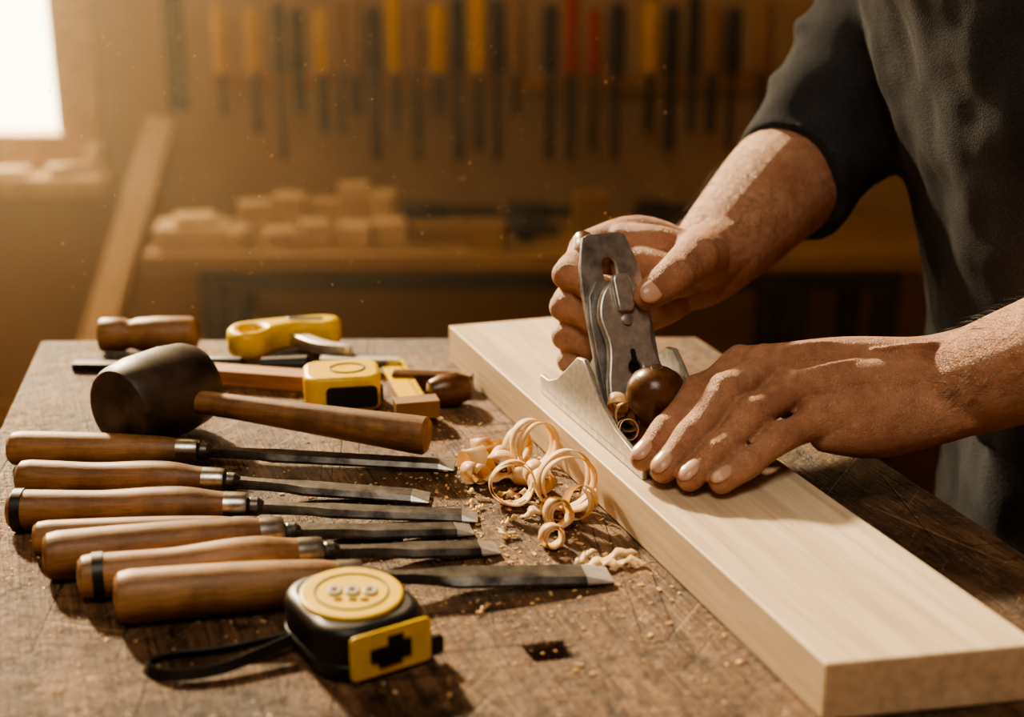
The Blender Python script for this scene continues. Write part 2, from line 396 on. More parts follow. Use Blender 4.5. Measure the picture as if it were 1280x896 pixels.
# ------------------------------------------------------------------ workbench
BZ = .95
quad = [(-.384, 1.105), (-.245, .30), (.420, .30), (.152, 1.115)]
mb = MB()
mb.prism(quad, BZ - .07, BZ)
top = mb.obj('tmp_top', [M_bench])
cut = MB(); cut.prism([(.006, .6125), (.012, .599), (.0315, .604), (.0255, .6165)], BZ - .045, BZ + .02); cu = cut.obj('tmp_cut', [M_bench])
bo = top.modifiers.new('b', 'BOOLEAN'); bo.operation = 'DIFFERENCE'; bo.object = cu; bo.solver = 'EXACT'
dg = bpy.context.evaluated_depsgraph_get(); me = bpy.data.meshes.new_from_object(top.evaluated_get(dg))
mb = MB(); mb.add([v.co.copy() for v in me.vertices], [tuple(p.vertices) for p in me.polygons], 0)
bpy.data.objects.remove(top); bpy.data.objects.remove(cu)
for (x, y) in ((-.30, 1.02), (.10, 1.04), (-.18, .37), (.32, .37)): mb.box((x, y, (BZ - .07) / 2), (.08, .08, BZ - .07), 1)
mb.prism([(-.33, 1.04), (-.33, 1.0), (.13, 1.02), (.13, 1.06)], BZ - .19, BZ - .07, 1); mb.prism([(-.20, .39), (-.20, .35), (.34, .35), (.34, .39)], BZ - .19, BZ - .07, 1)
mb.prism([(-.33, 1.02), (-.21, .37), (-.17, .37), (-.29, 1.02)], BZ - .19, BZ - .07, 1); mb.prism([(.08, 1.03), (.30, .37), (.34, .37), (.12, 1.03)], BZ - .19, BZ - .07, 1)
mb.obj('workbench', [M_bench, M_shelfw], bevel=.003)

# maple board
BT2 = .979
NL, NR, FR, FL = (.137, .546), (.2365, .563), (.048, 1.078), (-.049, 1.05)
mb = MB(); mb.prism([NL, NR, FR, FL], BZ + .0003, BT2)
Mb = frame((NL[0], NL[1], BZ), (-.346, .938, 0)); mb.obj('maple_board', [M_board], Mb, world=True, bevel=.0012)

# ------------------------------------------------------------------ chisels
def chisel(p0, tip, hl, r, bw, hm, style=0, ring=None):
    d = V((tip[0] - p0[0], tip[1] - p0[1], 0)); L = d.length
    M = frame((p0[0], p0[1], BZ + r), d)
    mb = MB()
    if style == 0: prof = [(0, r * .3), (.0008, r * .75), (.003, r * .93), (.008, r), (hl * .3, r * .98), (hl * .6, r * .92), (hl * .85, r * .8), (hl * .96, r * .68), (hl, r * .62)]
    else: prof = [(0, r * .3), (.0008, r * .72), (.003, r * .9), (.008, r * .96), (hl * .2, r * .92), (hl * .42, r * .86), (hl * .65, r * .97), (hl * .8, r * .95), (hl * .93, r * .74), (hl, r * .66)]
    P, Q = catmull([V((x, 0, 0)) for x, _ in prof[3:]], [q for _, q in prof[3:]], 6)
    mb.lathe(prof[:3] + [(p.x, q) for p, q in zip(P, Q)], 0)
    if ring:
        mb.lathe([(ring, r * .9), (ring, r * 1.02), (ring + .0055, r * 1.02), (ring + .0055, r * .9)], 3)
    fr = r * .70
    mb.lathe([(hl - .003, fr * .8), (hl - .003, fr), (hl + .008, fr * .93), (hl + .010, fr * .85), (hl + .010, fr * .3)], 2)
    xb = hl + .058
    def zl(x): return -(x - hl) / (L - hl) * (r - .0030)
    mb.lathe([(hl + .009, .0045), (hl + .012, .0058), (hl + .016, .0055), (hl + .019, .0034)], 1, Matrix.Translation((0, 0, zl(hl + .012))), 20)
    def sec(x, w, h, be):
        z = zl(x); return [V((x, w, z - h)), V((x, w, z - h + h * .7)), V((x, w * be, z + h)), V((x, -w * be, z + h)), V((x, -w, z - h + h * .7)), V((x, -w, z - h))]
    st = [sec(hl + .017, .0033, .0030, .8), sec(hl + .036, .0032, .0028, .8), sec(hl + .048, bw * .6, .0026, .75), sec(xb, bw, .0024, .68), sec(L - bw * 1.4, bw, .0019, .70)]
    mb.rings(st, 1)
    xe = L; z = zl(L - bw * 1.4)
    # ground bevel at the cutting edge, brighter steel
    a_ = [V((p.x, p.y, p.z)) for p in st[-1]]
    b_ = [V((xe, bw, z - .0019)), V((xe, bw, z - .0016)), V((xe, bw * .98, z - .0014)), V((xe, -bw * .98, z - .0014)), V((xe, -bw, z - .0016)), V((xe, -bw, z - .0019))]
    mb.rings([a_, b_], 4)
    return mb.obj('wood_chisel', [hm, M_blade, M_ferrule, M_black, M_steel], M, smooth=25)
chisel((-.3199, .8410), (-.0365, .834), .1110, .0112, .0070, M_handleA, 0)
chisel((-.2985, .7925), (-.0495, .7846), .1160, .0116, .0076, M_handleB, 1, .0)
chisel((-.2880, .7440), (-.0200, .757), .1260, .0122, .0066, M_handleB, 1, .004)
chisel((-.2640, .7130), (-.0637, .7370), .1120, .0095, .0050, M_handleA, 0)
chisel((-.2485, .6820), (-.0229, .7400), .1170, .0132, .0070, M_handleB, 0)
chisel((-.2240, .6600), (-.0080, .7160), .1165, .0122, .0076, M_handleA, 1, .008)
chisel((-.1985, .6360), (.0520, .6840), .1140, .0136, .0102, M_handleA, 0)

# ------------------------------------------------------------------ mallets
hc = V((-.234, .884, .9815)); he = V((-.0535, .8395, .9700))
hax = V((.55, .83, .0)).normalized()
mb = MB()
Mh = frame(hc, hax); l = .036; r = .0305
mb.lathe([(-l, .002), (-l, r * .72), (-l + .002, r * .86), (-l + .006, r * .93), (-l * .4, r), (l * .3, r), (l - .008, r * .93), (l - .002, r * .84), (l, r * .7), (l, .002)], 0, Mh, 40)
hdir = (he - hc); Lh = hdir.length
Mhd = frame(hc, hdir)
mb.lathe([(0, .007), (.03, .0078), (.06, .0082), (.10, .0095), (.15, .0112), (Lh - .01, .0122), (Lh - .002, .0122), (Lh, .0105), (Lh, .002)], 1, Mhd)
mb.obj('carving_mallet', [M_mhead, M_handleB], Mhd, world=True)
mb = MB()
mb.lathe([(0, .002), (0, .0125), (.002, .0135), (.018, .0135), (.021, .0118), (.025, .0115), (.029, .013), (.045, .0142), (.070, .0142), (.074, .0125), (.076, .009), (.076, .002)], 0)
mb.obj('wooden_mallet', [M_handleA], frame((-.325, 1.073, BZ + .0142), (1, .03, 0)))
mb = MB(); mb.box((.05, 0, .006), (.10, .018, .012)); mb.obj('wood_batten', [M_rackw], frame((-.240, 1.006, BZ), (1, -.22, 0)), bevel=.001)
mb = MB(); mb.box((.04, 0, .003), (.08, .01, .006)); mb.lathe([(.08, .003), (.085, .006), (.13, .006), (.135, .002)], 1, Matrix.Translation((0, 0, .006))); mb.obj('flat_file', [M_darksteel, M_black], frame((-.335, 1.030, BZ), (1, -.05, 0)), bevel=.0006)
mb = MB(); mb.lathe([(0, .001), (.001, .006), (.035, .0075), (.04, .004), (.042, .003), (.095, .0025)], 0, Matrix.Translation((0, 0, .0075)))
mb.obj('bench_screwdriver', [M_black], frame((-.190, 1.018, BZ), (1, .02, 0)))  # dark screwdriver lying at the back of the bench

# yellow quick-grip clamp
def smooth_loop(l, n=5):
    o = []
    for i in range(len(l)):
        p = [V((*l[(i + k - 1) % len(l)], 0)) for k in range(4)]
        for k in range(n):
            t = k / n; q = .5 * ((2 * p[1]) + (p[2] - p[0]) * t + (2 * p[0] - 5 * p[1] + 4 * p[2] - p[3]) * t * t + (3 * p[1] - p[0] - 3 * p[2] + p[3]) * t ** 3)
            o.append((q.x, q.y))
    return o
Ms = frame((-.180, 1.066, BZ), (.99, .05, 0))
mb = MB()
body = [(-.040, -.014), (-.030, -.024), (-.014, -.020), (-.004, -.004), (.014, .006), (.034, .004), (.043, .012), (.043, .026), (.030, .032), (.006, .028), (-.016, .022), (-.036, .014), (-.043, .000)]
mb.plate(smooth_loop(body), [smooth_loop([(-.031, -.010), (-.022, -.014), (-.015, -.004), (-.022, .004), (-.031, .000)])], .022, .006, 0, Matrix.Translation((0, 0, .0135)))
mb.plate(rrect(.030, .008, .003, 4), [], .024, .002, 1, Matrix.Translation((.016, .017, .0135)))
mb.plate(smooth_loop([(.004, .006), (.012, -.008), (.030, -.026), (.052, -.034), (.054, -.028), (.036, -.016), (.020, .002), (.014, .010)]), [], .010, .002, 2, Matrix.Translation((0, 0, .012)))
mb.box((.066, -.036, .008), (.060, .009, .005), 2, Matrix.Rotation(-.10, 4, 'Z'))
mb.obj('bar_clamp', [M_yellow, M_black, M_steel], Ms, smooth=40)

# tape measure (yellow, rear)
Mt = frame((-.121, .955, BZ), (1, .16, 0))
mb = MB(); mb.plate(rrect(.054, .044, .012), [], .026, .0035, 0, Matrix.Translation((0, 0, .0132)))
MF = Matrix.Translation((.006, -.0222, .012)) @ Matrix.Rotation(math.radians(90), 4, 'X')
mb.plate(rrect(.036, .016, .004), [], .002, .0005, 1, MF)
mb.plate(rrect(.010, .010, .002), [], .003, .0005, 1, Matrix.Translation((.027, -.008, .010)) @ Matrix.Rotation(math.radians(90), 4, 'Y'))
mb.plate(circ(.013, ry=.011), [circ(.0115, ry=.0095)], .0012, .0002, 1, Matrix.Translation((.004, 0, .0263)))
mb.obj('tape_measure', [M_yellow, M_black], Mt, smooth=40)

# folding rule
mb = MB(); a = V((-.094, 1.040, BZ + .004)); b = V((-.066, .918, BZ + .012)); Lr = (b - a).length
mb.box((Lr / 2, 0, 0), (Lr, .018, .003), 0)
for i in range(24): mb.box((.004 + i * .005, .0065 - (.002 if i % 2 else 0), .0016), (.0006, .005 if i % 2 == 0 else .003, .0003), 1)
mb.box((Lr + .001, 0, -.001), (.017, .030, .012), 2)
mb.obj('folding_rule', [M_yellow, M_black, M_brownp], frame(a, b - a), bevel=.0006)
mb = MB(); mb.lathe([(0, .002), (.002, .008), (.010, .0115), (.022, .012), (.030, .009), (.034, .003)], 0)
mb.obj('file_handle', [M_knob], frame((-.060, .945, BZ + .012), (1, .35, 0)))
mb = MB(); mb.box((.030, 0, .006), (.06, .010, .012)); mb.obj('marking_gauge', [M_knob], frame((-.088, .990, BZ + .0005), (1, -.12, 0)), bevel=.001)

# front tape measure
Mt = Matrix.Translation((-.0765, .6115, BZ)) @ Matrix.Rotation(math.radians(32), 4, 'Z')
mb = MB(); TH = .0275
mb.plate(rrect(.055, .066, .019, 8), [], TH, .005, 0, Matrix.Translation((0, 0, TH / 2 + .0003)))
mb.plate(rrect(.0565, .0675, .0195, 8), [], .004, .001, 0, Matrix.Translation((0, 0, .008)))
mb.plate(circ(.0245, 40, ry=.0265), [], .003, .001, 1, Matrix.Translation((0, .001, TH + .0005)))
mb.plate(circ(.018, 40, ry=.019), [circ(.017, 40, ry=.018)], .0034, .0001, 2, Matrix.Translation((0, .001, TH + .0008)))
Mr = Matrix.Translation((0, 0, TH + .0022)) @ Matrix.Rotation(math.radians(-32), 4, 'Z')
for x in (-.0085, 0, .0085): mb.plate(rrect(.0068, .0088, .003, 5, x, .001), [rrect(.0028, .0038, .001, 3, x, .001)], .0018, .0004, 3, Mr)
for x in (-.006, .001, .0065): mb.plate(rrect(.004, .0014, .0005, 3, x, -.0075), [], .0012, .0003, 2, Mr)
MF = Matrix.Translation((.003, -.0336, .0142)) @ Matrix.Rotation(math.radians(90), 4, 'X')
mb.plate(rrect(.042, .0228, .003, 5), [], .0016, .0004, 1, MF)
sym = [(-.010, -.004), (-.006, -.004), (-.006, -.0075), (.006, -.0075), (.006, -.005), (.011, -.005), (.011, .004), (.007, .004), (.007, .0075), (-.001, .0075), (-.001, .003), (-.010, .003)]
mb.plate(sym, [], .0012, .0002, 2, MF @ Matrix.Translation((-.001, 0, .001)))
mb.plate(rrect(.010, .010, .002, 4), [], .004, .001, 2, MF @ Matrix.Translation((.0235, -.006, -.002)))
ob = mb.obj('tape_measure', [M_black, M_yellow, M_black, M_grey], Mt, smooth=40)
mb = MB()
loop = [V(p) for p in [(-.104, .612, .957), (-.118, .609, .955), (-.140, .603, .953), (-.162, .599, .9525), (-.172, .592, .9525), (-.168, .584, .9525), (-.155, .580, .953), (-.135, .585, .954), (-.118, .596, .956), (-.104, .606, .958)]]
P, _ = catmull(loop, [1] * len(loop), 8)
rs = []
for i, p in enumerate(P):
    t = (P[min(i + 1, len(P) - 1)] - P[max(i - 1, 0)]).normalized(); n = V((0, 0, 1)).cross(t).normalized()
    u = (n * .45 + V((0, 0, .9))).normalized(); w = t.cross(u).normalized()
    rs.append([p + u * a_ + w * b_ for a_, b_ in ((.0028, .0005), (.0028, -.0005), (-.0028, -.0005), (-.0028, .0005))])
mb.rings(rs, 0); st = mb.obj('wrist_strap', [M_black]); st.parent = ob; st.matrix_parent_inverse = ob.matrix_world.inverted()

# ------------------------------------------------------------------ hand plane
PZ = BT2 + .0005
Mp = frame((.0187, .8977, PZ), (.346, -.938, 0))
PL, PW = .165, .065
mb = MB()
mb.plate([(0.004, 0), (PL - .012, 0), (PL, .012), (PL, PW - .012), (PL - .012, PW), (0.004, PW), (0, PW - .008), (0, .008)], [], .006, .0008, 0, Matrix.Translation((0, 0, .003)))
prof = [(0, 0), (0, .012), (.014, .0125), (.028, .018), (.045, .030), (.062, .043), (.072, .0445), (.082, .038), (.098, .026), (.120, .0165), (.145, .012), (.160, .011), (.160, 0)]
for y in (.0018, PW - .0018):
    mb.plate(prof, [], .0034, .0006, 0, Matrix(((1, 0, 0, 0), (0, 0, -1, y), (0, 1, 0, 0), (0, 0, 0, 1))))
al = math.radians(60); eu = V((-math.cos(al), 0, math.sin(al))); ew = V((math.sin(al), 0, math.cos(al)))
m0 = V((.092, PW / 2 - .003, .003))
mb.rings([[V((x, y, z)) for x, z in ((.090, .005), (.045, .005), (.045, .020), (.0665, .046))] for y in (PW / 2 - .022, PW / 2 + .018)], 0)
Mi = Matrix((V((0, 1, 0)), eu, ew)).transposed().to_4x4()
def onplate(off):
    m = Mi.copy(); m.translation = m0 + ew * off; return m
def outline(ws): return [(w, u) for w, u in ws] + [(-w, u) for w, u in reversed(ws)]
def slot(w, u0, u1): return [(w * math.cos(t), u1 + w * math.sin(t)) for t in [math.pi * i / 8 for i in range(9)]] + [(w * math.cos(t), u0 + w * math.sin(t)) for t in [math.pi + math.pi * i / 8 for i in range(9)]]
mb.plate(outline([(.0215, 0), (.0215, .085), (.0200, .104), (.0165, .117), (.0145, .1235), (.010, .1255)]), [slot(.0048, .085, .105)], .003, .0005, 1, onplate(.0015))
mb.plate(outline([(.0205, .006), (.0205, .070), (.0185, .085), (.012, .094)]), [slot(.0035, .05, .080)], .0025, .0005, 1, onplate(.0045))
cap = [(.0200, .012), (.0205, .020), (.0195, .030), (.0165, .042), (.0150, .052), (.0165, .062), (.0175, .070), (.0150, .080), (.0100, .088), (.004, .0915)]
P, Q = catmull([V((w, u, 0)) for w, u in cap], [0] * len(cap), 4)
key = circ(.0042, 16, 0, .036)
mb.plate(outline([(p.x, p.y) for p in P]), [key], .006, .0018, 0, onplate(.0105))
mb.plate(slot(.0017, .040, .046), [], .0063, 0, 4, onplate(.0106)); mb.plate(circ(.0040, 16, 0, .036), [], .004, 0, 4, onplate(.009))
mb.plate(rrect(.012, .024, .004, 4, 0, .083), [], .005, .0015, 0, onplate(.0155))
mb.lathe([(0, .0035), (.003, .0035), (.0035, .002)], 1, onplate(.012) @ Matrix.Translation((0, .066, 0)) @ Matrix.Rotation(math.radians(-90), 4, 'Y'))
Kx, Ky = .1195, .027
mb.lathe([(.005, .013), (.008, .0135), (.011, .0105), (.016, .0085), (.021, .0105), (.027, .0155), (.034, .0178), (.041, .0172), (.047, .0135), (.0505, .008), (.052, .003)], 2, frame((Kx, Ky, 0), (0, 0, 1), (1, 0, 0)), 36)
mb.lathe([(.051, .0038), (.0528, .0034), (.053, .0005)], 3, frame((Kx, Ky, 0), (0, 0, 1), (1, 0, 0)), 20)
mb.tube([(.030, PW / 2, .004), (.022, PW / 2, .022), (.013, PW / 2, .045), (.012, PW / 2, .068), (.004, PW / 2, .088), (-.006, PW / 2, .098)], [.017, .0135, .0125, .0135, .013, .008], 2, 20, 5)
mb.obj('hand_plane', [M_steel, M_iron, M_knob, M_ferrule, M_black], Mp, smooth=38)

# ------------------------------------------------------------------ shavings
mb = MB()
def curl(c, axis, r, w, turns, grow=.12, shift=.3, a0=0, wob=.05):
    c = V(c); ax = V(axis).normalized(); h = V((0, 0, 1)) if abs(ax.z) < .9 else V((1, 0, 0))
    e1 = ax.cross(h).normalized(); e2 = ax.cross(e1)
    n = int(turns * 36); A = []; B = []
    for i in range(n + 1):
        t = i / n; a = a0 + 2 * math.pi * turns * t
        rr = r * (1 - grow * turns * t) * (1 + wob * math.sin(a * 2.3 + a0 * 5))
        wv = w * (1 + .15 * math.sin(a * 1.7 + a0)) * (1 - .7 * max(0, abs(t - .5) * 2 - .85) / .15)
        p = c + e1 * rr * math.cos(a) + e2 * rr * math.sin(a) + ax * (shift * w * turns * (t - .5) * 1.2)
        A.append(p - ax * wv / 2); B.append(p + ax * wv / 2 + (e1 * math.cos(a) + e2 * math.sin(a)) * wv * .05)
    vs = A + B; k = len(A)
    mb.add(vs, [(i, i + 1, k + i + 1, k + i) for i in range(n)], 0)
def flake(c, l, w, ang, bend=1.0, wr=.003):
    c = V(c); d = V((math.cos(ang), math.sin(ang), 0)); n = V((-d.y, d.x, 0)); N = 14; vs = []
    for i in range(N + 1):
        t = i / N - .5; z = bend * l * (.25 - t * t) * .5 + wr * .5 * math.sin(i * 1.3 + c.x * 900)
        ww = w * (1 - (2 * t) ** 4 * .8) * R.uniform(.8, 1.2); p = c + d * l * t + n * (.2 * l * math.sin(t * 4)) + V((0, 0, abs(z) + .001))
        vs += [p - n * ww / 2, p + n * ww / 2 + V((0, 0, R.uniform(0, .0015)))]
    mb.add(vs, [(2 * i, 2 * i + 1, 2 * i + 3, 2 * i + 2) for i in range(N)], 0)
Z = BZ
curl((.0140, .832, Z + .0170), (.45, -.85, .12), .0165, .0085, 2.1, .06, .8, .4)
curl((.0030, .842, Z + .0120), (.65, -.70, .0), .0110, .008, 1.2, .1, .5, 2)
curl((.0000, .779, Z + .0138), (.18, -.95, .15), .0136, .0078, 2.3, .05, .40, 1)
curl((.0320, .771, Z + .0185), (.32, -.90, .15), .0178, .0095, 2.1, .06, .65, 2.2)
curl((.0390, .757, Z + .0110), (-.55, -.8, .3), .0100, .007, 1.2, .05, .8, 3.2)
curl((.0265, .746, Z + .0090), (.40, -.90, .15), .0088, .008, 3.4, .1, .25, .7)
curl((.0225, .720, Z + .0072), (.30, -.95, .1), .0070, .0075, 3.5, .1, .2, 0)
curl((.0165, .796, Z + .0090), (-.3, .9, .2), .0085, .010, 1.4, .1, .8, 3)
curl((-.020, .828, Z + .0080), (.9, .3, .1), .0085, .014, 1.4, .1, .6, 2)
curl((-.008, .820, Z + .0090), (.3, .9, .1), .0090, .012, 1.2, .1, .5, 4)
curl((-.018, .845, Z + .0080), (.9, -.4, .2), .0080, .012, 1.6, .1, .6, 1)
curl((-.022, .812, Z + .0065), (.7, -.7, .1), .0065, .010, 1.3, .1, .6, 4)
curl((.008, .808, Z + .0060), (.9, -.2, .1), .0060, .013, 1.5, .1, .5, 1.6)
flake((-.012, .835, Z + .004), .034, .013, .5, .8); flake((-.002, .812, Z), .034, .012, -.5, .8); flake((.018, .768, Z), .03, .009, .3, .7); flake((-.024, .822, Z), .030, .011, .9, .7)
flake((.050, .700, Z), .042, .008, .15, .25, .004); flake((.058, .697, Z), .028, .007, -.4, .3, .004); flake((.040, .705, Z), .02, .005, .5, .3)
flake((-.005, .735, Z), .014, .005, 1.2, .5); flake((-.002, .752, Z), .012, .004, .3, .5); flake((.002, .790, Z), .02, .006, -.6, .6)
for i in range(26): flake((R.gauss(-.004, .028), R.gauss(.785, .040), Z), R.uniform(.005, .012), R.uniform(.002, .004), R.uniform(0, 3), .3, .001)
def pl(x, y, z): return Mp @ V((x, y, z))
curl(pl(.108, .014, .018), (.3, -.9, .3), .0090, .007, 1.7, .1, .5, .5); curl(pl(.102, .024, .016), (.5, -.8, .2), .0075, .007, 1.9, .1, .5, 2); curl(pl(.118, .010, .014), (.1, -.9, .4), .0065, .006, 1.5, .1, .5, 4)
curl(pl(.100, .012, .024), (.2, .9, .5), .0070, .007, 1.4, .1, .5, 1)
sh = mb.obj('wood_shavings', [M_shav], smooth=80)
so = sh.modifiers.new('s', 'SOLIDIFY'); so.thickness = .0003

# sawdust
mb = MB()
def chip(x, y, z, s):
    a = R.uniform(0, 6.28); M = Matrix.Translation((x, y, z)) @ Matrix.Rotation(a, 4, 'Z') @ Matrix.Rotation(R.uniform(-.4, .4), 4, 'X')
    mb.box((0, 0, s * .25), (s * R.uniform(.8, 2.4), s, s * .4), 0, M)
for i in range(900):
    x, y = R.gauss(.01, .065), R.gauss(.755, .085)
    if -.16 < x < .2 and .56 < y < .95 and not (x > .137 - (y - .546) * .369 - .003): chip(x, y, Z, R.choice([.0005, .0007, .0009, .0013, .0018]))
for i in range(1100):
    x, y = R.uniform(-.30, .15), R.uniform(.54, 1.05)
    if not (x > .137 - (y - .546) * .369 - .003): chip(x, y, Z, R.choice([.0004, .0006, .0008, .001]))
mb.obj('sawdust', [M_shav], smooth=20)
mb = MB()
for i in range(420):
    c = V((R.uniform(-.32, .12), R.uniform(.93, 1.28), R.uniform(1.02, 1.2))); r = R.choice([.0003, .0004, .0005, .0006, .0008])
    if c.x > .0 and c.y < 1.0: continue
    vs = [c + V(p) * r for p in ((1, 0, 0), (-1, 0, 0), (0, 1, 0), (0, -1, 0), (0, 0, 1), (0, 0, -1))]
    mb.add(vs, [(0, 2, 4), (2, 1, 4), (1, 3, 4), (3, 0, 4), (2, 0, 5), (1, 2, 5), (3, 1, 5), (0, 3, 5)], 0)
mb.obj('dust_motes', [M_shav])

# ------------------------------------------------------------------ craftsman
man = bpy.data.objects.new('craftsman', None); COL.objects.link(man); man.location = (0, 0, 0)
def finger(mb, j, r=(.0118, .0100, .0088, .0076), up=(0, 0, 1)):
    j = [V(p) for p in j]; up = V(up).normalized()
    pts = [j[0], j[0].lerp(j[1], .5) - up * .0006, j[1].lerp(j[0], .12), j[1].lerp(j[2], .12), j[1].lerp(j[2], .55) - up * .0004, j[2], j[2].lerp(j[3], .5), j[3]]
    rr = [r[0], r[1] * .96, r[1] * 1.03, r[1] * 1.00, r[2] * .95, r[2] * 1.03, r[3] * 1.05, r[3]]
    mb.tube(pts, rr, 0, 22, 5)
    mb.ball(j[1] + up * r[1] * .24, r[1] * .93); mb.ball(j[2] + up * r[2] * .17, r[2] * .95)
def nail(mb, tip, prev, up, l=.0064, r=.0078):
    tip = V(tip); d = (tip - V(prev)).normalized(); up = V(up); up = (up - d * up.dot(d)).normalized(); s = d.cross(up)
    N = 8; vs = []
    for i in range(N + 1):
        for k in range(N + 1):
            a = (i / N - .5) * 2; b = (k / N - .5) * 2
            q = max(abs(a), abs(b)); L_ = math.hypot(a, b)
            if L_ > 0: a, b = a * q / L_ * (1 + .2 * q), b * q / L_ * (1 + .15 * q)
            ang = a * .62
            vs.append(tip + s * math.sin(ang) * (r + .0003) + up * (math.cos(ang) * (r + .00030) - .0022 * max(0, b) ** 2) + d * (b * l - .0005))
    fs = [(i * (N + 1) + k, i * (N + 1) + k + 1, (i + 1) * (N + 1) + k + 1, (i + 1) * (N + 1) + k) for i in range(N) for k in range(N)]
    mb.add(vs, fs, 0)
hairs = MB()
def hair(pts, rads, n, t0, t1, seed):
    rr = random.Random(seed); P, Q = catmull([V(p) for p in pts], rads, 8)
    for _ in range(n):
        t = rr.uniform(t0, t1) * (len(P) - 2); i = int(t); f = t - i
        c = P[i].lerp(P[i + 1], f); r = Q[i] * (1 - f) + Q[i + 1] * f
        ax = (P[i + 1] - P[i]).normalized(); e1 = ax.cross(V((0, 0, 1))).normalized(); e2 = e1.cross(ax)
        a = rr.uniform(0, 2 * math.pi)
        o = e1 * math.cos(a) + e2 * math.sin(a)
        if o.z < -.35: continue
        tan = ax.cross(o)
        L_ = rr.uniform(.007, .015); d0 = (-ax * .8 + o * rr.uniform(.3, .6) + tan * rr.uniform(-.5, .5)).normalized()
        p = c + o * (r - .0006); q1 = p + d0 * L_ * .5; q2 = q1 + (d0 - o * .35).normalized() * L_ * .5
        w = .00010; s_ = d0.cross(o).normalized()
        hairs.add([p - s_ * w, p + s_ * w, p + o * w, q1 - s_ * w, q1 + s_ * w, q1 + o * w, q2], [(0, 1, 4, 3), (1, 2, 5, 4), (2, 0, 3, 5), (3, 4, 6), (4, 5, 6), (5, 3, 6)], 0)

# left hand (near)
mb = MB(); nb = MB()
LA = [(.205, .811, 1.008), (.235, .812, 1.010), (.265, .808, 1.014), (.302, .786, 1.038), (.36, .745, 1.080), (.41, .703, 1.115), (.46, .66, 1.15)]
LR = [.022, .0275, .0310, .0350, .0410, .0440, .044]
mb.tube(LA, LR, 0, 28, 6); hair(LA, LR, 1100, .35, .85, 3)
I = [(.138, .820, 1.023), (.109, .788, 1.017), (.089, .765, 1.003), (.0745, .7485, .9925)]
Mi_ = [(.150, .806, 1.028), (.123, .776, 1.022), (.101, .752, 1.004), (.0850, .7365, .9905)]
Ri = [(.163, .790, 1.018), (.136, .762, 1.013), (.114, .741, .998), (.0985, .7275, .9890)]
Pi = [(.176, .774, 1.005), (.151, .752, 1.003), (.131, .735, .994), (.1155, .7235, .9885)]
for j, r in ((I, (.0125, .0104, .0092, .0078)), (Mi_, (.0125, .0106, .0094, .0080)), (Ri, (.0122, .0102, .0090, .0076)), (Pi, (.0115, .0092, .0082, .0070))): finger(mb, j, r)
mb.tube([(.310, .800, 1.046), (.285, .812, 1.030), (.250, .822, 1.020), (.200, .828, 1.022), I[0]], [.020, .019, .0180, .0155, .0128], 0)
mb.tube([(.310, .790, 1.054), (.285, .803, 1.038), (.250, .814, 1.026), (.200, .816, 1.027), Mi_[0]], [.022, .020, .0180, .0160, .0130], 0)
mb.tube([(.310, .784, 1.048), (.285, .796, 1.032), (.250, .804, 1.020), (.205, .801, 1.019), Ri[0]], [.022, .020, .0185, .0160, .0126], 0)
mb.tube([(.290, .788, 1.020), (.250, .795, 1.004), (.212, .786, 1.005), Pi[0]], [.019, .0190, .0160, .0120], 0)
mb.tube([(.275, .792, 1.010), (.240, .790, .999), (.210, .778, .998), (.185, .775, .997)], [.018, .0175, .017, .012], 0)
mb.tube([(.235, .815, 1.000), (.18, .81, 1.005), (.155, .81, 1.01)], [.018, .016, .010], 0)
T = [(.240, .832, 1.003), (.195, .848, 1.000), (.158, .851, 1.000), (.128, .838, 1.002), (.108, .822, 1.002)]
mb.tube(T, [.017, .0165, .0125, .0110, .0085], 0)
for a_, b_ in ((I, (.245, .820, 1.036)), (Mi_, (.25, .815, 1.040)), (Ri, (.25, .806, 1.036)), (Pi, (.245, .797, 1.020))):
    m_ = V(a_[0]); k = V(b_); mb.tube([m_ + V((.004, 0, .0100)), m_.lerp(k, .35) + V((0, 0, .0084)), k + V((-.03, 0, -.003))], [.0032, .0028, .002], 0, 10, 5)
    mb.ball(m_ + V((.001, 0, .0033)), .0108)
mb.tube([(.330, .758, 1.0930), (.308, .772, 1.0735), (.285, .788, 1.0560), (.262, .802, 1.0450), (.240, .806, 1.0415), (.215, .804, 1.0395)], [.0014] + [.0019] * 4 + [.0012], 0, 8, 5)
for j, r in ((I, .0078), (Mi_, .0080), (Ri, .0076), (Pi, .0070)): nail(nb, j[3], j[2], (-.35, -.45, 1), r=r)
h1 = mb.obj('left_arm_and_hand', [M_skin], rem=.0012, sm=5, parent=man)
# right hand (far, on the tote)
mb = MB()
RA = [(.095, .942, 1.050), (.112, .943, 1.051), (.130, .950, 1.053), (.158, .985, 1.068), (.192, 1.030, 1.088), (.225, 1.07, 1.105), (.25, 1.075, 1.14)]
RR = [.022, .027, .029, .0355, .042, .046, .046]
mb.tube(RA, RR, 0, 28, 6); hair(RA, RR, 900, .35, .75, 5)
I2 = [(.050, .925, 1.070), (.037, .889, 1.063), (.052, .874, 1.058), (.068, .881, 1.056)]
M2 = [(.045, .927, 1.050), (.0355, .887, 1.042), (.052, .873, 1.038), (.067, .881, 1.036)]
R2 = [(.043, .925, 1.031), (.0365, .887, 1.022), (.053, .874, 1.019), (.067, .882, 1.018)]
P2 = [(.045, .918, 1.013), (.0390, .887, 1.005), (.053, .876, 1.003), (.064, .883, 1.003)]
for j, r in ((I2, (.0125, .0106, .0095, .008)), (M2, (.0125, .0106, .0095, .008)), (R2, (.012, .0102, .009, .0078)), (P2, (.011, .0092, .0082, .007))): finger(mb, j, r, (-.7, -.7, 0))
mb.tube([(.118, .943, 1.060), (.085, .944, 1.074), I2[0]], [.018, .0155, .0128], 0)
